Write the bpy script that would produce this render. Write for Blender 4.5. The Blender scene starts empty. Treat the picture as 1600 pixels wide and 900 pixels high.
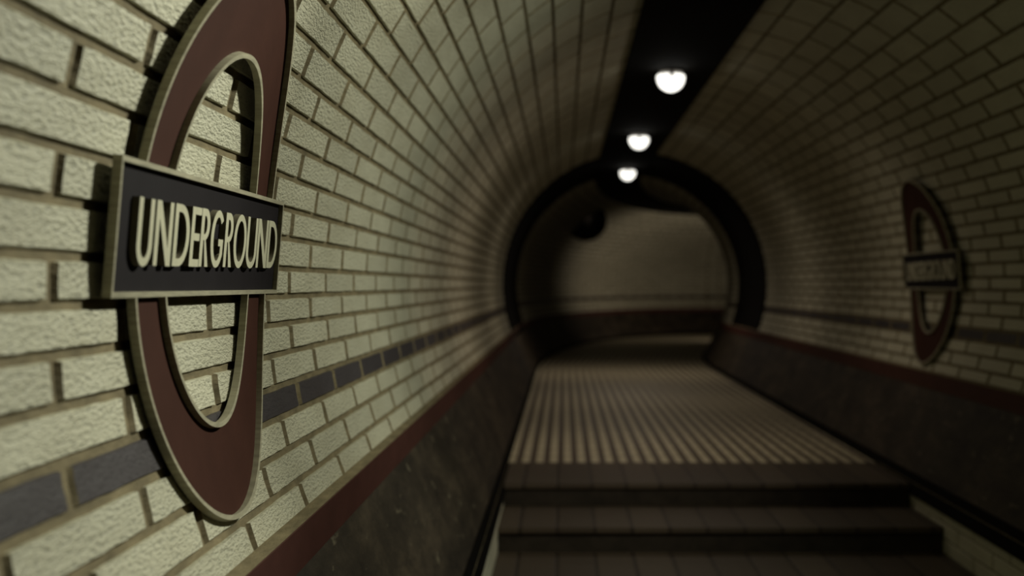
import bpy, bmesh, math, random
from mathutils import Vector, Matrix
random.seed(7)
C = bpy.context.scene.collection
rad = math.radians

# ------------------------------------------------------------------ tunnel layout (metres, eye at the origin)
CX, R = 0.755, 1.4155            # axis and radius of the brick tube
S_BEND = 18.3                   # the passage starts to turn right here
SB = 12.0                       # run of the bend
S_END = S_BEND + SB + 5.0
PIV = 2.95                      # pivot of the bend (x)
FLOOR_Z = -1.03
EDGE_Y = 7.97                   # front edge of the landing
RISER, TREAD = 0.118, 0.68

def path(s, d, z):
    """point of the passage at run s, sideways offset d from the axis, height z"""
    x = CX + d
    if s <= S_BEND:
        return Vector((x, s, z))
    rho = PIV - x
    b = 3.26 + 3.15 * rho
    t = min((s - S_BEND) / SB, 1.0) * math.pi / 2
    p = Vector((PIV - rho * math.cos(t), S_BEND + b * math.sin(t), z))
    if s > S_BEND + SB:
        p.x += s - S_BEND - SB
    return p

def cyl(s, phi, inset=0.0):
    r = R - inset
    return path(s, -r * math.cos(phi), r * math.sin(phi))

def srange(a, b, step=0.5):
    out = [a]
    for v in [S_BEND + SB * i / 30 for i in range(31)]:
        if a + 1e-4 < v < b - 1e-4:
            out.append(v)
    n = max(1, int((min(b, S_BEND) - a) / 2.0)) if a < S_BEND else 0
    for i in range(1, n):
        out.append(a + (min(b, S_BEND) - a) * i / n)
    out.append(b)
    return sorted(set(round(v, 5) for v in out))

# ------------------------------------------------------------------ helpers
def link(name, me, mat, parent=None):
    o = bpy.data.objects.new(name, me)
    C.objects.link(o)
    if mat is not None:
        for m in (mat if isinstance(mat, (list, tuple)) else [mat]):
            me.materials.append(m)
    if parent is not None:
        o.parent = parent
    return o

def mesh(name, verts, faces, mat, parent=None, uvs=None, smooth=False, tone=None, mats=None, fix=True):
    me = bpy.data.meshes.new(name)
    me.from_pydata([tuple(v) for v in verts], [], faces)
    if uvs is not None:
        ul = me.uv_layers.new(name='UVMap')
        for l in me.loops:
            ul.data[l.index].uv = uvs[l.vertex_index]
    if tone is not None:
        at = me.attributes.new('tone', 'FLOAT', 'POINT')
        at.data.foreach_set('value', tone)
    if mats is not None:
        me.polygons.foreach_set('material_index', mats)
    if smooth:
        me.polygons.foreach_set('use_smooth', [True] * len(me.polygons))
    me.update()
    if fix:
        bm = bmesh.new(); bm.from_mesh(me)
        bmesh.ops.recalc_face_normals(bm, faces=bm.faces)
        bm.to_mesh(me); bm.free()
    return link(name, me, mat, parent)

def from_bm(name, bm, mat, parent=None, smooth=False):
    bmesh.ops.recalc_face_normals(bm, faces=bm.faces)
    me = bpy.data.meshes.new(name)
    bm.to_mesh(me); bm.free()
    if smooth:
        me.polygons.foreach_set('use_smooth', [True] * len(me.polygons))
    return link(name, me, mat, parent)

def struct(o):
    o['kind'] = 'structure'
    return o

def thing(name, label, cat, loc=(0, 0, 0), group=None):
    o = bpy.data.objects.new(name, None)
    C.objects.link(o)
    o.location = loc
    o.empty_display_size = 0.1
    o['label'] = label; o['category'] = cat
    if group: o['group'] = group
    return o

def sweep(name, prof, s0, s1, mat, closed=False, smooth=False):
    """sweep an open or closed (d, z) profile along the passage; UV = (run, girth)"""
    ss = srange(s0, s1)
    n = len(prof)
    girth = [0.0]
    for i in range(1, n + (1 if closed else 0)):
        a, b = prof[i - 1], prof[i % n]
        girth.append(girth[-1] + math.hypot(b[0] - a[0], b[1] - a[1]))
    verts, uvs, faces = [], [], []
    for s in ss:
        for i, (d, z) in enumerate(prof):
            verts.append(path(s, d, z)); uvs.append((s, girth[i]))
    m = n if closed else n - 1
    for k in range(len(ss) - 1):
        for i in range(m):
            j = (i + 1) % n
            faces.append((k * n + i, k * n + j, (k + 1) * n + j, (k + 1) * n + i))
    if closed:
        faces.append(tuple(range(n)))
        faces.append(tuple((len(ss) - 1) * n + i for i in reversed(range(n))))
    return mesh(name, verts, faces, mat, uvs=uvs, smooth=smooth)

# ------------------------------------------------------------------ materials
def new_mat(name):
    m = bpy.data.materials.new(name); m.use_nodes = True
    nt = m.node_tree; nt.nodes.clear()
    out = nt.nodes.new('ShaderNodeOutputMaterial')
    b = nt.nodes.new('ShaderNodeBsdfPrincipled')
    nt.links.new(b.outputs[0], out.inputs[0])
    return m, nt, b

def node(nt, typ, **kw):
    n = nt.nodes.new(typ)
    for k, v in kw.items():
        if hasattr(n, k): setattr(n, k, v)
        else: n.inputs[k.replace('_', ' ')].default_value = v
    return n

def vec_scaled(nt, src, scale):
    tc = nt.nodes.new('ShaderNodeTexCoord')
    mp = nt.nodes.new('ShaderNodeMapping')
    mp.inputs['Scale'].default_value = scale
    nt.links.new(tc.outputs[src], mp.inputs['Vector'])
    return mp.outputs[0]

def noise(nt, vec, scale, detail=4, rough=0.55):
    n = nt.nodes.new('ShaderNodeTexNoise')
    n.inputs['Scale'].default_value = scale
    n.inputs['Detail'].default_value = detail
    n.inputs['Roughness'].default_value = rough
    nt.links.new(vec, n.inputs['Vector'])
    return n.outputs['Fac']

def ramp(nt, fac, stops):
    r = nt.nodes.new('ShaderNodeValToRGB')
    el = r.color_ramp.elements
    while len(el) < len(stops): el.new(0.5)
    for e, (p, c) in zip(el, stops):
        e.position = p; e.color = (*c, 1) if len(c) == 3 else c
    nt.links.new(fac, r.inputs[0])
    return r.outputs[0]

def math_n(nt, op, a, b=None, c=None):
    n = nt.nodes.new('ShaderNodeMath'); n.operation = op
    for i, v in enumerate((a, b, c)):
        if v is None: continue
        if isinstance(v, (int, float)): n.inputs[i].default_value = v
        else: nt.links.new(v, n.inputs[i])
    return n.outputs[0]

def mixc(nt, fac, a, b, typ='MIX'):
    n = nt.nodes.new('ShaderNodeMix'); n.data_type = 'RGBA'; n.blend_type = typ
    for sock, v in ((n.inputs[0], fac), (n.inputs[6], a), (n.inputs[7], b)):
        if isinstance(v, (int, float)): sock.default_value = v
        elif isinstance(v, tuple): sock.default_value = (*v, 1)
        else: nt.links.new(v, sock)
    return n.outputs[2]

def bump(nt, bsdf, h, strength, dist):
    b = nt.nodes.new('ShaderNodeBump')
    b.inputs['Strength'].default_value = strength
    b.inputs['Distance'].default_value = dist
    nt.links.new(h, b.inputs['Height'])
    nt.links.new(b.outputs[0], bsdf.inputs['Normal'])

def brick_mat(name, c0, c1, rough=0.6, bstr=1.0, bdist=0.0062, spec=0.3):
    """cream rough-faced brick: pitted face, grime and a tone of its own per brick"""
    m, nt, b = new_mat(name)
    v = vec_scaled(nt, 'UV', (0.32, 1.0, 1.0))
    at = nt.nodes.new('ShaderNodeAttribute'); at.attribute_name = 'tone'
    big = noise(nt, v, 9, 4, 0.6)
    fine = noise(nt, v, 150, 2, 0.6)
    col = ramp(nt, at.outputs['Fac'], [(0.0, c0), (1.0, c1)])
    col = mixc(nt, math_n(nt, 'MULTIPLY', ramp(nt, big, [(0.38, (0, 0, 0)), (0.68, (1, 1, 1))]), 0.35), col,
               tuple(x * y for x, y in zip(c0, (0.68, 0.64, 0.56))))
    pit = ramp(nt, fine, [(0.34, (0, 0, 0)), (0.45, (1, 1, 1))])
    col = mixc(nt, math_n(nt, 'MULTIPLY', math_n(nt, 'SUBTRACT', 1.0, pit), 0.5), col, tuple(x * 0.45 for x in c0))
    nt.links.new(col, b.inputs['Base Color'])
    b.inputs['Roughness'].default_value = rough
    b.inputs['Specular IOR Level'].default_value = spec
    h = math_n(nt, 'ADD', math_n(nt, 'MULTIPLY', fine, 1.0), math_n(nt, 'MULTIPLY', noise(nt, v, 40, 3), 0.3))
    bump(nt, b, h, bstr, bdist)
    return m

def plain(name, col, rough=0.6, spec=0.3, nscale=25, var=0.3, bstr=0.25, bdist=0.002, src='Object', sc=(1, 1, 1), metal=0.0):
    m, nt, b = new_mat(name)
    v = vec_scaled(nt, src, sc)
    f = noise(nt, v, nscale, 5, 0.6)
    c = ramp(nt, f, [(0.3, tuple(x * (1 - var) for x in col)), (0.7, tuple(min(1, x * (1 + var)) for x in col))])
    nt.links.new(c, b.inputs['Base Color'])
    b.inputs['Roughness'].default_value = rough
    b.inputs['Specular IOR Level'].default_value = spec
    b.inputs['Metallic'].default_value = metal
    if bstr: bump(nt, b, noise(nt, v, nscale * 3, 3), bstr, bdist)
    return m

M = {}
M['brick'] = brick_mat('cream_brick', (0.50, 0.485, 0.365), (0.60, 0.58, 0.435))
M['mortar'] = plain('tan_mortar', (0.195, 0.16, 0.093), 0.85, 0.15, 30, 0.35, 0.8, 0.003, 'UV', (0.3, 1, 1))
M['band'] = brick_mat('slate_brick', (0.052, 0.046, 0.050), (0.070, 0.062, 0.066), 0.5, 0.5, 0.002)
M['black'] = plain('black_paint', (0.004, 0.0035, 0.003), 0.85, 0.05, 10, 0.2, 0.1)
M['trim'] = plain('oxblood_trim', (0.070, 0.027, 0.021), 0.6, 0.12, 14, 0.14, 0.15, 0.001, 'UV', (0.4, 1, 1))
M['red'] = plain('oxblood_enamel', (0.052, 0.0205, 0.0140), 0.7, 0.06, 9, 0.10, 0.08, 0.001)
M['navy'] = plain('dark_navy_enamel', (0.0165, 0.0140, 0.0158), 0.7, 0.06, 9, 0.10, 0.08, 0.001)
M['rim'] = plain('cream_metal_rim', (0.35, 0.325, 0.23), 0.55, 0.2, 10, 0.22, 0.15, 0.001, 'Object', (1, 1.5, 14))
M['letter'] = plain('cream_letter', (0.55, 0.53, 0.385), 0.5, 0.3, 40, 0.06, 0.05, 0.0005)
M['return'] = plain('shaded_letter_return', (0.17, 0.15, 0.10), 0.6, 0.2, 40, 0.06, 0.0)  # shade on the letter sides, put into their colour
M['steel'] = plain('dull_steel', (0.10, 0.09, 0.075), 0.5, 0.4, 20, 0.2, 0.1, 0.001)
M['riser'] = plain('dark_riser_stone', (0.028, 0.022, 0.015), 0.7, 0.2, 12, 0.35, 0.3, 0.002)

def dado_mat():
    m, nt, b = new_mat('dark_scuffed_render')
    v = vec_scaled(nt, 'UV', (0.35, 1, 1))
    n1 = noise(nt, v, 6, 7, 0.7)
    n2 = noise(nt, v, 15, 6, 0.65)
    col = ramp(nt, n1, [(0.34, (0.016, 0.012, 0.008)), (0.52, (0.038, 0.029, 0.019)), (0.70, (0.080, 0.061, 0.039))])
    col = mixc(nt, ramp(nt, n2, [(0.60, (0, 0, 0)), (0.70, (0.75, 0.75, 0.75))]), col, (0.17, 0.145, 0.095))
    nt.links.new(col, b.inputs['Base Color'])
    b.inputs['Roughness'].default_value = 0.7
    b.inputs['Specular IOR Level'].default_value = 0.2
    bump(nt, b, math_n(nt, 'ADD', n1, n2), 0.6, 0.006)
    return m
M['dado'] = dado_mat()

def ribbed_mat():
    """pale ribbed paving: ribs along the walk, dark gaps, a joint every third of a metre"""
    m, nt, b = new_mat('ribbed_paving')
    uv = nt.nodes.new('ShaderNodeUVMap')
    sp = nt.nodes.new('ShaderNodeSeparateXYZ'); nt.links.new(uv.outputs[0], sp.inputs[0])
    def tri(x, period, half, soft):
        f = math_n(nt, 'FRACT', math_n(nt, 'DIVIDE', x, period))
        a = math_n(nt, 'ABSOLUTE', math_n(nt, 'SUBTRACT', f, 0.5))          # 0.5 at the joint
        mr = nt.nodes.new('ShaderNodeMapRange'); nt.links.new(a, mr.inputs[0])
        mr.inputs[1].default_value = half - soft; mr.inputs[2].default_value = half + soft
        return mr.outputs[0]
    gap = tri(sp.outputs[1], 0.0815, 0.27, 0.06)
    cross = tri(sp.outputs[0], 0.37, 0.43, 0.03)
    dark = math_n(nt, 'MAXIMUM', gap, math_n(nt, 'MULTIPLY', cross, 0.55))
    v = vec_scaled(nt, 'UV', (0.4, 1, 1))
    col = mixc(nt, noise(nt, v, 6, 5), (0.40, 0.355, 0.235), (0.58, 0.53, 0.37))
    col = mixc(nt, dark, col, (0.075, 0.055, 0.038))
    nt.links.new(col, b.inputs['Base Color'])
    b.inputs['Roughness'].default_value = 0.55
    b.inputs['Specular IOR Level'].default_value = 0.25
    bump(nt, b, math_n(nt, 'SUBTRACT', 1.0, dark), 0.5, 0.004)
    return m
M['ribs'] = ribbed_mat()

def tread_mat():
    m, nt, b = new_mat('brown_tread_tiles')
    tc = nt.nodes.new('ShaderNodeTexCoord')
    sp = nt.nodes.new('ShaderNodeSeparateXYZ'); nt.links.new(tc.outputs['Object'], sp.inputs[0])
    f = math_n(nt, 'FRACT', math_n(nt, 'DIVIDE', math_n(nt, 'ADD', sp.outputs[0], 10.0), 0.178))
    a = math_n(nt, 'ABSOLUTE', math_n(nt, 'SUBTRACT', f, 0.5))
    mr = nt.nodes.new('ShaderNodeMapRange'); nt.links.new(a, mr.inputs[0])
    mr.inputs[1].default_value = 0.43; mr.inputs[2].default_value = 0.48
    idx = math_n(nt, 'FLOOR', math_n(nt, 'DIVIDE', math_n(nt, 'ADD', sp.outputs[0], 10.0), 0.178))
    wn = nt.nodes.new('ShaderNodeTexWhiteNoise'); wn.noise_dimensions = '1D'
    nt.links.new(idx, wn.inputs['W'])
    col = mixc(nt, wn.outputs[0], (0.058, 0.043, 0.028), (0.086, 0.065, 0.042))
    v = vec_scaled(nt, 'Object', (1, 1, 1))
    col = mixc(nt, math_n(nt, 'MULTIPLY', noise(nt, v, 8, 5), 0.4), col, (0.05, 0.038, 0.026))
    col = mixc(nt, mr.outputs[0], col, (0.028, 0.02, 0.014))
    nt.links.new(col, b.inputs['Base Color'])
    b.inputs['Roughness'].default_value = 0.6
    b.inputs['Specular IOR Level'].default_value = 0.25
    bump(nt, b, math_n(nt, 'SUBTRACT', 1.0, mr.outputs[0]), 0.5, 0.003)
    return m
M['tread'] = tread_mat()

def emit_mat(name, col, strength):
    m = bpy.data.materials.new(name); m.use_nodes = True
    nt = m.node_tree; nt.nodes.clear()
    out = nt.nodes.new('ShaderNodeOutputMaterial')
    e = nt.nodes.new('ShaderNodeEmission')
    e.inputs[0].default_value = (*col, 1); e.inputs[1].default_value = strength
    nt.links.new(e.outputs[0], out.inputs[0])
    return m
LAMP_COL = (1.0, 0.85, 0.70)
M['glow'] = emit_mat('lit_opal_glass', (1.0, 0.97, 0.88), 2.1)

# ------------------------------------------------------------------ brick lining
HALF = [-20.7, -17.9, -14.9, -12.0, -9.25, -6.4, -3.67, -1.09, 1.54, 4.44, 7.2, 10.1, 13.0, 15.9, 18.8,
        22.1, 25.5, 29.0, 32.6, 36.5, 40.4, 44.9, 49.9, 55.3, 61.4, 68.0, 75.8]
BAND = 3                                   # course 3 from the bottom is the dark band
BL = 0.563                                 # brick length
PHASE = (0.005, 0.2675)                    # running bond

def lining(name, courses, s0, s1):
    """courses: list of (phi0, phi1, index, right_side). Mortar bed + every brick in relief."""
    V, F, U, T, MI = [], [], [], [], []
    def vert(s, phi, inset, tone):
        V.append(cyl(s, phi, inset)); U.append((s, R * phi)); T.append(tone)
        return len(V) - 1
    # mortar bed
    p0 = min(c[0] for c in courses); p1 = max(c[1] for c in courses)
    np_ = max(3, int(math.degrees(p1 - p0) / 3))
    ss = srange(s0, s1)
    base = len(V)
    for s in ss:
        for i in range(np_ + 1):
            vert(s, p0 + (p1 - p0) * i / np_, 0.0012, 0.5)
    for k in range(len(ss) - 1):
        for i in range(np_):
            a = base + k * (np_ + 1) + i
            F.append((a, a + 1, a + np_ + 2, a + np_ + 1)); MI.append(0)
    # bricks
    H = 0.0085
    for (a0, a1, idx, right) in courses:
        ph = PHASE[idx % 2] + (0.21 if right else 0.0)
        k0 = int(math.floor((s0 - ph) / BL)); k1 = int(math.ceil((s1 - ph) / BL))
        band = idx == BAND
        gphi = 0.0064 / R                   # half bed joint
        for k in range(k0, k1):
            b0 = max(s0, ph + k * BL + 0.011); b1 = min(s1, ph + (k + 1) * BL - 0.011)
            if b1 - b0 < 0.03: continue
            near = (not right) and 0.8 < b0 < 6.5 and a1 < rad(60)
            n, m = (10, 3) if near else ((3, 2) if b1 > S_BEND else (1, 2))
            tone = random.random()
            jit = 0.0009 if near else 0.0
            q0, q1 = a0 + gphi, a1 - gphi
            lift = H + random.uniform(-0.0008, 0.0008)
            if band: lift -= 0.001
            bs, bp = 0.012, 0.0024 / R
            S = [b0, b0 + bs] + [b0 + bs + (b1 - b0 - 2 * bs) * i / n for i in range(1, n)] + [b1 - bs, b1]
            P = [q0, q0 + bp] + [q0 + bp + (q1 - q0 - 2 * bp) * i / m for i in range(1, m)] + [q1 - bp, q1]
            grid = []
            for i, s in enumerate(S):
                row = []
                for j, p in enumerate(P):
                    edge = i in (0, len(S) - 1) or j in (0, len(P) - 1)
                    js = random.uniform(-1, 1) * jit * 2.5
                    jp = random.uniform(-1, 1) * jit / R
                    row.append(vert(s + js, p + jp, 0.0 if edge else lift + random.uniform(-1, 1) * jit * 0.5, tone))
                grid.append(row)
            for i in range(len(S) - 1):
                for j in range(len(P) - 1):
                    F.append((grid[i][j], grid[i][j + 1], grid[i + 1][j + 1], grid[i + 1][j]))
                    edge_f = i in (0, len(S) - 2) or (j in (0, len(P) - 2) and not near)
                    MI.append(0 if edge_f else (2 if band else 1))
    me = bpy.data.meshes.new(name)
    me.from_pydata([tuple(v) for v in V], [], F)
    ul = me.uv_layers.new(name='UVMap')
    for l in me.loops: ul.data[l.index].uv = U[l.vertex_index]
    at = me.attributes.new('tone', 'FLOAT', 'POINT'); at.data.foreach_set('value', T)
    me.polygons.foreach_set('material_index', MI)
    me.update()
    me.flip_normals()
    return struct(link(name, me, [M['mortar'], M['brick'], M['band']]))

left, right = [], []
full = [-22.6] + HALF
for i in range(len(full) - 1):
    idx = i - 1
    left.append((rad(full[i]), rad(full[i + 1]), idx, False))
    right.append((rad(180 - full[i + 1]), rad(180 - full[i]), idx, True))
right.append((rad(180 - 81.7), rad(180 - 75.8), len(HALF), True))
LW = [c for c in left if c[1] < rad(41)]
LC = [c for c in left if c[1] > rad(41)]
RW = [c for c in right if c[0] > rad(139)]
RC = [c for c in right if c[0] < rad(139)]
S_START = -1.5
lining('wall_left', LW, S_START, S_BEND)
lining('wall_right', RW, S_START, S_BEND)
lining('wall_back', LW, S_BEND, S_END)
lining('wall_right_bend', RW, S_BEND, S_END)
lining('ceiling', LC + RC, S_START, S_END)
# dark duct boarding along the crown
struct(sweep('trim_1', [(-0.375, 1.335), (0.205, 1.352), (0.205, 1.40), (-0.375, 1.40)], S_START, S_END, M['black'], closed=True))

# black iron arch lining the tube where the bend begins
def arch():
    V, F = [], []
    n = 72
    prof = [(16.35, -0.003), (16.35, 0.024), (19.2, 0.024), (19.2, -0.003)]
    a0, a1 = rad(-23.5), rad(203.5)
    for i in range(n + 1):
        a = a0 + (a1 - a0) * i / n
        for s, ins in prof: V.append(cyl(s, a, ins))
    for i in range(n):
        for j in range(4):
            k = (j + 1) % 4
            F.append((i * 4 + j, i * 4 + k, (i + 1) * 4 + k, (i + 1) * 4 + j))
    F.append((0, 1, 2, 3)); F.append((n * 4 + 3, n * 4 + 2, n * 4 + 1, n * 4))
    return struct(mesh('trim_2', V, F, M['black']))
arch()

# red dado rail, sloping dark dado, black strip painted in for the shadow gap below, on both sides
def side(sgn, face, bot, s2, names):
    def d(x): return sgn * x
    w = 1.32
    ledge = [(d(w), -0.485), (d(face + 0.003), -0.4865), (d(face + 0.003), -0.574), (d(w), -0.574)]
    struct(sweep(names[3], ledge, S_START, S_END, M['mortar'], closed=True))
    rail = [(d(face + 0.0035), -0.4875), (d(face), -0.488), (d(face), -0.575), (d(face + 0.0035), -0.575)]
    struct(sweep(names[0], rail, S_START, S_END, M['trim'], closed=True))
    dado = [(d(face + 0.004), -0.572), (d(bot), -0.985), (d(bot + 0.16), -0.985), (d(face + 0.16), -0.572)]
    struct(sweep(names[1], dado, S_START, S_END, M['dado'], closed=True))
    gap_shade = [(d(bot - 0.004), -0.98), (d(s2), -1.082), (d(s2 + 0.16), -1.082), (d(bot + 0.16), -0.98)]
    struct(sweep(names[2], gap_shade, S_START, S_END, M['black'], closed=True))
side(-1, 1.285, 1.094, 1.058, ('trim_3', 'wall_dado_left', 'shadow_gap_left', 'trim_5'))
side(1, 1.265, 1.070, 1.034, ('trim_4', 'wall_dado_right', 'shadow_gap_right', 'trim_6'))

# landing and the brick walls that drop beside the stairs
landing = [(-1.10, FLOOR_Z), (1.08, FLOOR_Z), (1.08, FLOOR_Z - 0.12), (-1.10, FLOOR_Z - 0.12)]
struct(sweep('floor', landing, EDGE_Y + 0.93, S_END, M['ribs'], closed=True))

def lower_wall(name, x, sgn):
    """brick wall below the black gap strip, dropping beside the flight"""
    V, F, U, T, MI = [], [], [], [], []
    def vert(y, z, out, tone):
        V.append((x - sgn * out, y, z)); U.append((y, z)); T.append(tone); return len(V) - 1
    y0, y1, zt, zb = -1.5, EDGE_Y + 0.9, -1.02, -2.75
    a = [vert(y0, zb, 0, .5), vert(y1, zb, 0, .5), vert(y1, zt, 0, .5), vert(y0, zt, 0, .5)]
    F.append(tuple(a)); MI.append(0)
    H = 0.075
    r = 0
    z = zt - 0.035
    while z - H > zb:
        ph = PHASE[r % 2]; k = int((y0 - ph) / BL)
        while ph + k * BL < y1 - 0.05:
            b0 = max(y0, ph + k * BL + 0.012); b1 = min(y1, ph + (k + 1) * BL - 0.012); k += 1
            if b1 - b0 < 0.05: continue
            t = random.random()
            o = [vert(b0, z - H + .004, 0, t), vert(b1, z - H + .004, 0, t), vert(b1, z - .004, 0, t), vert(b0, z - .004, 0, t)]
            i = [vert(b0 + .007, z - H + .007, .006, t), vert(b1 - .007, z - H + .007, .006, t),
                 vert(b1 - .007, z - .007, .006, t), vert(b0 + .007, z - .007, .006, t)]
            F.append(tuple(i)); MI.append(1)
            for q in range(4):
                F.append((o[q], o[(q + 1) % 4], i[(q + 1) % 4], i[q])); MI.append(1)
        z -= H; r += 1
    me = bpy.data.meshes.new(name); me.from_pydata(V, [], F)
    ul = me.uv_layers.new(name='UVMap')
    for l in me.loops: ul.data[l.index].uv = U[l.vertex_index]
    at = me.attributes.new('tone', 'FLOAT', 'POINT'); at.data.foreach_set('value', T)
    me.polygons.foreach_set('material_index', MI); me.update()
    if sgn < 0: pass
    bm = bmesh.new(); bm.from_mesh(me)
    for f in bm.faces:
        if f.normal.x * -sgn < 0: f.normal_flip()
    bm.to_mesh(me); bm.free()
    struct(link(name, me, [M['mortar'], M['brick'], M['band']]))
XL, XR = CX - 1.075, CX + 1.052
lower_wall('wall_stair_left', XL, -1)
lower_wall('wall_stair_right', XR, 1)

# ------------------------------------------------------------------ flight of steps
def box_bm(bm, x0, x1, y0, y1, z0, z1, bev=0.0):
    ret = bmesh.ops.create_cube(bm, size=1.0)
    for v in ret['verts']:
        v.co = Vector(((x0 + x1) / 2 + v.co.x * (x1 - x0), (y0 + y1) / 2 + v.co.y * (y1 - y0), (z0 + z1) / 2 + v.co.z * (z1 - z0)))
    if bev:
        es = set()
        for v in ret['verts']: es.update(v.link_edges)
        bmesh.ops.bevel(bm, geom=list(es), offset=bev, segments=2, profile=0.6, affect='EDGES')

stairs = thing('stair_flight', 'flight of brown tiled steps with dark risers climbing to the ribbed landing', 'stairs', (0, 0, 0))
N_STEP = 12
for i in range(N_STEP):
    zt = FLOOR_Z - RISER * i
    yf = EDGE_Y - (0.70 + TREAD * (i - 1) if i else 0.0)
    yb = EDGE_Y + 0.93 if i == 0 else (EDGE_Y if i == 1 else EDGE_Y - 0.70 - TREAD * (i - 2)) + 0.01
    bm = bmesh.new()
    box_bm(bm, XL + 0.008, XR - 0.008, yf, yb + 0.0, zt - 0.030, zt, 0.006)
    tr = from_bm('tread', bm, M['tread'], stairs)
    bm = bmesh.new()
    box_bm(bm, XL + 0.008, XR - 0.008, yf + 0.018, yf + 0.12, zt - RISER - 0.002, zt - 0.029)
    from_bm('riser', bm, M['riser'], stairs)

# ------------------------------------------------------------------ the roundel sign
SRS, SCX, SCZ, SPH = 1.3926, 0.7646, -0.0327, 0.0819     # the sign is rolled to this curve
RO, RI, RW_ = 0.5, 0.3265, 0.0088
BLEN, BH, BOFF = 1.2284, 0.1998, 0.0043
SIGN_Y = 2.742
ORG = Vector((SCX - SRS * math.cos(SPH), 0, SCZ + SRS * math.sin(SPH)))
ER = Vector((-math.cos(SPH), 0, math.sin(SPH)))            # outwards, into the wall
UP = Vector((math.sin(SPH), 0, math.cos(SPH)))

def ring_pt(s, t, n):
    a = SPH + t / SRS; r = SRS - n
    return Vector((SCX - r * math.cos(a), s, SCZ + r * math.sin(a))) - ORG
def bar_pt(s, t, n):
    return ER * (-BOFF - n) + UP * t + Vector((0, s, 0))

def annulus(name, r0, r1, n0, n1, mat, parent, rseg=1):
    """upper and lower half of a rolled ring between radii r0..r1 and depths n0..n1 (the bar covers the middle)"""
    V, F = [], []
    seg = 96
    h = BH / 2 - 0.003
    for sg in (1, -1):
        base = len(V)
        prof = [(r0 + (r1 - r0) * i / rseg, n1) for i in range(rseg + 1)] + [(r1 - (r1 - r0) * i / rseg, n0) for i in range(rseg + 1)]
        m = len(prof)
        for k in range(seg + 1):
            for (r, n) in prof:
                a0 = math.asin(h / r)
                a = a0 + (math.pi - 2 * a0) * k / seg
                V.append(ring_pt(r * math.cos(a), sg * r * math.sin(a), n))
        for k in range(seg):
            for i in range(m):
                j = (i + 1) % m
                F.append((base + k * m + i, base + k * m + j, base + (k + 1) * m + j, base + (k + 1) * m + i))
        F.append(tuple(base + i for i in range(m)))
        F.append(tuple(base + seg * m + i for i in reversed(range(m))))
    return mesh(name, V, F, mat, parent)

def bar_box(bm, s0, s1, t0, t1, n0, n1):
    vs = [bm.verts.new(bar_pt(s, t, n)) for n in (n0, n1) for t in (t0, t1) for s in (s0, s1)]
    for f in ((0, 1, 3, 2), (4, 5, 7, 6), (0, 1, 5, 4), (2, 3, 7, 6), (0, 2, 6, 4), (1, 3, 7, 5)):
        bm.faces.new([vs[i] for i in f])

# letter outlines in a unit box (x: 0..1 across, y: 0..1 up); w = stem width as a share of the letter's width
def arc(cx, cy, rx, ry, a0, a1, n=20):
    return [(cx + rx * math.cos(rad(a0 + (a1 - a0) * i / n)), cy + ry * math.sin(rad(a0 + (a1 - a0) * i / n))) for i in range(n + 1)]
HB = 0.125                                   # horizontal stroke (share of cap height)
def glyph(ch, wid):
    w = 0.0205 / wid                         # stems keep the same real width
    if ch == 'U':
        o = [(0, 1), (0, .32)] + arc(.5, .32, .5, .335, 180, 360)[1:-1] + [(1, .32), (1, 1), (1 - w, 1), (1 - w, .32)] + \
            arc(.5, .32, .5 - w, .335 - HB, 360, 180)[1:-1] + [(w, .32), (w, 1)]
        return [o]
    if ch == 'N':
        dw = w * 1.25
        return [[(0, 0), (0, 1), (dw, 1), (1 - w, .27), (1 - w, 1), (1, 1), (1, 0), (1 - dw, 0), (w, .73), (w, 0)]]
    if ch == 'D':
        o = [(0, 0), (0, 1), (.38, 1)] + arc(.38, .5, .62, .5, 90, -90)[1:-1] + [(.38, 0)]
        i = [(w, HB), (.38, HB)] + arc(.38, .5, .62 - w, .5 - HB, -90, 90)[1:-1] + [(.38, 1 - HB), (w, 1 - HB)]
        return [o, i]
    if ch == 'E':
        w2 = min(w, .5)
        return [[(0, 0), (0, 1), (1, 1), (1, 1 - HB), (w2, 1 - HB), (w2, .5 + HB / 2), (.92, .5 + HB / 2), (.92, .5 - HB / 2),
                 (w2, .5 - HB / 2), (w2, HB), (1, HB), (1, 0)]]
    if ch == 'R':
        m = 0.46
        o = [(0, 0), (0, 1), (.45, 1)] + arc(.45, (1 + m) / 2, .5, (1 - m) / 2, 90, -75)[1:] + [(1.0, 0), (1 - w * 1.15, 0)] + \
            [(.42, m), (w, m), (w, 0)]
        i = [(w, m + HB * .8), (.42, m + HB * .8)] + arc(.42, (1 + m + HB * -.2) / 2, .53 - w, (1 - m - HB * 1.8) / 2, -90, 90)[1:-1] + [(.42, 1 - HB), (w, 1 - HB)]
        return [o, i]
    if ch == 'O':
        return [arc(.5, .5, .5, .515, 0, 360, 44)[:-1], arc(.5, .5, .5 - w, .515 - HB, 360, 0, 44)[:-1]]
    if ch == 'G':
        o = arc(.52, .5, .52, .515, 42, 330, 40) + [(.97, .5), (.6, .5), (.6, .5 - HB), (.97 - w, .5 - HB), (.97 - w, .17)]
        i = arc(.52, .5, .52 - w, .515 - HB, 318, 44, 40)
        return [o + i]
    return []

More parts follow.
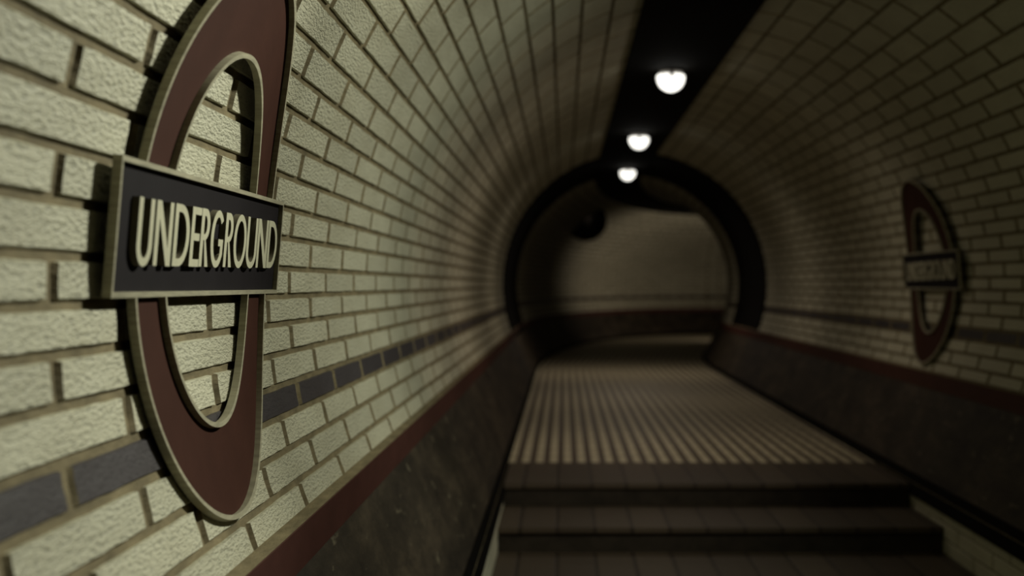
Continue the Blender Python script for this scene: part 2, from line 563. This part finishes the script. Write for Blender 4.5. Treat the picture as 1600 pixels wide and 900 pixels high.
def letter(ch, s0, s1, t0, t1, parent):
    cu = bpy.data.curves.new('letter', 'CURVE'); cu.dimensions = '2D'; cu.fill_mode = 'BOTH'
    cu.extrude = 0.0057
    for poly in glyph(ch, s1 - s0):
        sp = cu.splines.new('POLY'); sp.points.add(len(poly) - 1); sp.use_cyclic_u = True
        for p, (x, y) in zip(sp.points, poly):
            p.co = ((s0 + x * (s1 - s0)), (t0 + y * (t1 - t0)), 0, 1)
    tmp = bpy.data.objects.new('tmp', cu); C.objects.link(tmp)
    bpy.context.view_layer.update()
    me = bpy.data.meshes.new_from_object(tmp.evaluated_get(bpy.context.evaluated_depsgraph_get()))
    bpy.data.objects.remove(tmp); bpy.data.curves.remove(cu)
    for v in me.vertices:
        v.co = bar_pt(v.co.x, v.co.y, -0.0035 + v.co.z)
    me.name = 'letter'
    me.materials.clear()
    me.update()
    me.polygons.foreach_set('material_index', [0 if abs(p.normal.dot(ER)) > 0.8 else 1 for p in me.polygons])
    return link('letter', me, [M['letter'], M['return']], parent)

SPANS = [-.518, -.435, -.422, -.323, -.310, -.211, -.200, -.136, -.133, -.067, -.057, .042, .053, .120, .129, .241, .245, .344, .349, .453, .458, .557]

def make_sign(label, loc):
    root = thing('roundel_sign', label, 'sign', loc, 'roundel signs on the tunnel walls')
    face = annulus('ring', RI + 0.003, RO - 0.003, -0.0132, -0.0115, M['red'], root, 6)
    annulus('outer_rim', RO - RW_, RO, -0.0135, 0.0, M['rim'], face)
    annulus('inner_rim', RI, RI + RW_, -0.0135, 0.0, M['rim'], face)
    bm = bmesh.new()
    bar_box(bm, -BLEN / 2 + .002, BLEN / 2 - .002, -BH / 2 + .002, BH / 2 - .002, -0.0130, -0.0092)
    bar = from_bm('name_bar', bm, M['navy'], root)
    bm = bmesh.new()
    w = 0.0078; a, b = BLEN / 2, BH / 2
    loops = []
    for n in (-0.0135, 0.0):
        for (x, y) in ((a, b), (a - w, b - w)):
            loops.append([bm.verts.new(bar_pt(sx * x, sy * y, n)) for sx, sy in ((-1, -1), (1, -1), (1, 1), (-1, 1))])
    ob, ib, of, inf = loops
    for p, q in ((of, inf), (ob, of), (ib, inf), (ob, ib)):
        for k in range(4):
            bm.faces.new((p[k], p[(k + 1) % 4], q[(k + 1) % 4], q[k]))
    from_bm('bar_frame', bm, M['rim'], bar)
    for k, ch in enumerate('UNDERGROUND'):
        letter(ch, SPANS[2 * k], SPANS[2 * k + 1], -0.0525 + 0.0007 * k, 0.0475 + 0.0006 * k, bar)
    # standoff studs that hold it clear of the bricks
    for (s, t, bar_) in ((0, .412, 0), (0, -.412, 0), (-.57, 0, 1), (.57, 0, 1)):
        p = bar_pt(s, t, -0.0125) if bar_ else ring_pt(s, t, -0.0125)
        # wall point along the outward normal
        a = SPH + t / SRS
        nrm = ER if bar_ else Vector((-math.cos(a), 0, math.sin(a)))
        base = p + ORG
        L = 0.0
        while math.hypot(base.x + nrm.x * L - CX, base.z + nrm.z * L) < R - 0.004 and L < 0.1: L += 0.0005
        bm = bmesh.new()
        bmesh.ops.create_cone(bm, cap_ends=True, segments=14, radius1=0.011, radius2=0.011, depth=L)
        rot = nrm.to_track_quat('Z', 'Y').to_matrix().to_4x4()
        bmesh.ops.transform(bm, matrix=Matrix.Translation(p + nrm * L / 2) @ rot, verts=bm.verts)
        from_bm('standoff', bm, M['steel'], root, True)
    return root

def copy_tree(o, parent=None):
    c = o.copy(); C.objects.link(c)
    if parent is not None: c.parent = parent
    for ch in list(o.children): copy_tree(ch, c)
    return c

sign = make_sign('large roundel sign in the foreground with raised cream letters on its dark bar', ORG + Vector((0, SIGN_Y, 0)))
sign2 = copy_tree(sign)
sign2['label'] = 'far shadowed roundel sign across the steps on the right-hand wall'
sign2.location = (2 * CX - ORG.x - 0.024, 8.86, ORG.z)
sign2.scale = (1.08, 1.08, 1.08)
sign2.rotation_euler = (0, 0, math.pi)

# ------------------------------------------------------------------ ceiling lamps
def lathe(bm, prof, seg=32):
    rings = []
    for (r, z) in prof:
        if r < 1e-6: rings.append([bm.verts.new((0, 0, z))])
        else: rings.append([bm.verts.new((r * math.cos(2 * math.pi * i / seg), r * math.sin(2 * math.pi * i / seg), z)) for i in range(seg)])
    for a, b in zip(rings, rings[1:]):
        for i in range(seg):
            j = (i + 1) % seg
            if len(a) == 1 and len(b) == 1: continue
            if len(a) == 1: bm.faces.new((a[0], b[i], b[j]))
            elif len(b) == 1: bm.faces.new((a[i], a[j], b[0]))
            else: bm.faces.new((a[i], a[j], b[j], b[i]))

def make_lamp(label, loc):
    root = thing('ceiling_lamp', label, 'lamp', loc, 'dome lamps along the crown of the tunnel')
    bm = bmesh.new()
    lathe(bm, [(0, 0), (0.075, 0), (0.078, -0.006), (0.075, -0.012), (0.03, -0.018), (0.03, -0.03), (0, -0.03)])
    from_bm('base_plate', bm, M['steel'], root, True)
    bm = bmesh.new()
    rr, dd = 0.088, 0.112
    prof = [(0, -0.0295), (0.04, -0.0285), (0.065, -0.026), (0.080, -0.027), (0.0875, -0.034)] + \
           [(rr * math.cos(rad(a)), -0.042 - (dd - 0.02) * math.sin(rad(a))) for a in range(0, 91, 9)]
    prof[-1] = (0, prof[-1][1])
    lathe(bm, prof)
    dome = from_bm('glass_dome', bm, M['glow'], root, True)
    bm = bmesh.new()
    box_bm(bm, -0.011, 0.011, -0.099, -0.088, -0.052, -0.012, 0.003)
    box_bm(bm, -0.011, 0.011, -0.099, -0.060, -0.020, -0.008, 0.003)
    from_bm('clip', bm, M['steel'], root)
    return root
LAMPS = [('nearest and largest of the three lit dome lamps on the ceiling', 0.668, 9.60),
         ('middle lit dome lamp, hanging just in front of the black arch', 0.668, 13.66),
         ('smallest lit dome lamp, farthest of the three, under the black arch', 0.735, 17.70)]
lamp = make_lamp(LAMPS[0][0], (LAMPS[0][1], LAMPS[0][2], 1.339))
for lb, x, y in LAMPS[1:]:
    c = copy_tree(lamp); c['label'] = lb; c.location = (x, y, 1.339)

# ------------------------------------------------------------------ convex mirror on the outside of the bend
mir = thing('convex_mirror', 'round dark convex mirror high on the curved wall beyond the black arch', 'mirror', (0.37, 25.5, 1.06))
mir.scale = (1.15, 1.15, 1.15)
mir.rotation_euler = (0, 0, rad(-4))
def y_lathe(name, prof, mat, parent, seg=40):
    bm = bmesh.new(); lathe(bm, prof, seg)
    bmesh.ops.rotate(bm, cent=(0, 0, 0), matrix=Matrix.Rotation(rad(90 + 12), 3, 'X'), verts=bm.verts)
    return from_bm(name, bm, mat, parent, True)
M['mirror'] = plain('tinted_mirror', (0.12, 0.11, 0.10), 0.35, 0.5, 6, 0.1, 0.0, metal=1.0)
mm = y_lathe('mirror_dome', [(0.27 * math.sin(rad(a)) / math.sin(rad(48)), 0.27 * (math.cos(rad(a)) - math.cos(rad(48))) / math.sin(rad(48))) for a in range(0, 49, 6)] + [(0.27, -0.02), (0, -0.02)], M['mirror'], mir)
y_lathe('mirror_rim', [(0.262, 0.012), (0.275, 0.022), (0.295, 0.016), (0.30, -0.012), (0.285, -0.03), (0.20, -0.04), (0, -0.04)], M['black'], mir)
bm = bmesh.new()
box_bm(bm, -0.03, 0.03, 0.03, 0.62, -0.03, 0.03, 0.006)
from_bm('bracket', bm, M['black'], mir)

# ------------------------------------------------------------------ light
def point(name, loc, power, radius=0.06):
    l = bpy.data.lights.new(name, 'POINT'); l.energy = power; l.color = LAMP_COL; l.shadow_soft_size = radius
    o = bpy.data.objects.new(name, l); C.objects.link(o); o.location = loc
    return o
def spot(name, loc, target, power, size, color=LAMP_COL, radius=0.05):
    l = bpy.data.lights.new(name, 'SPOT'); l.energy = power; l.color = color; l.shadow_soft_size = radius
    l.spot_size = rad(size); l.spot_blend = 1.0
    o = bpy.data.objects.new(name, l); C.objects.link(o); o.location = loc
    o.rotation_euler = (Vector(target) - Vector(loc)).to_track_quat('-Z', 'Y').to_euler()
    return o
NEAR_COL = (0.985, 1.0, 0.84)
FILLS = [('sign_fill_spot', (1.15, 4.00, 1.22), 3.00, 0.0, 172, 92, NEAR_COL),
        ('foreground_fill_spot', (1.15, 3.70, 1.22), 1.10, 0.0, 85, 215, NEAR_COL),
        ('wall_fill_spot', (1.66, 5.10, 0.97), 6.30, -0.55, 104, 86, NEAR_COL),
        ('long_fill_spot', (1.66, 5.30, 0.97), 8.80, -0.50, 66, 72, LAMP_COL),
        ('far_fill_spot', (1.66, 5.30, 0.97), 13.0, -0.50, 46, 170, LAMP_COL)]
# added fill spots without fixtures, high on the right-hand side, outside the frame, thrown on the left-hand wall
for nm, loc, y1, z1, size, power, col in FILLS:
    spot(nm, loc, (-0.66, y1, z1), power, size, col)
# each dome lamp throws most of its light down on the paving
for (lb, x, y), pw in zip(LAMPS, (26, 25, 52)):
    spot('dome_lamp_light', (x, y, 1.18), (x, y, -1.0), pw, 168)
# unseen spot added round the corner to brighten the end wall
spot('corner_fill_spot', (4.4, 28.0, -0.25), (1.2, 30.0, 0.15), 88, 132)

w = bpy.data.worlds.new('world'); bpy.context.scene.world = w
w.use_nodes = True
bg = w.node_tree.nodes['Background']
bg.inputs[0].default_value = (0.9, 0.75, 0.6, 1); bg.inputs[1].default_value = 0.004

# ------------------------------------------------------------------ camera
F = 2400.0
cam = bpy.data.cameras.new('camera')
cam.sensor_width = 36.0
cam.lens = F / 1600 * 36.0
cam.shift_x = -(881 - 800) / 1600.0
cam.shift_y = -(450 - 445) / 1600.0
cam.clip_start = 0.02; cam.clip_end = 200
cam.dof.use_dof = True
cam.dof.focus_distance = 3.1
cam.dof.aperture_fstop = cam.lens / 1000 / 0.018
co = bpy.data.objects.new('camera', cam); C.objects.link(co)
co.location = (0, 0, 0); co.rotation_euler = (rad(90), 0, 0)
sc = bpy.context.scene
sc.camera = co
sc.view_settings.view_transform = 'Standard'
sc.view_settings.look = 'None'
sc.view_settings.exposure = 0.0
sc.view_settings.gamma = 1.0
sc.view_settings.use_curve_mapping = False
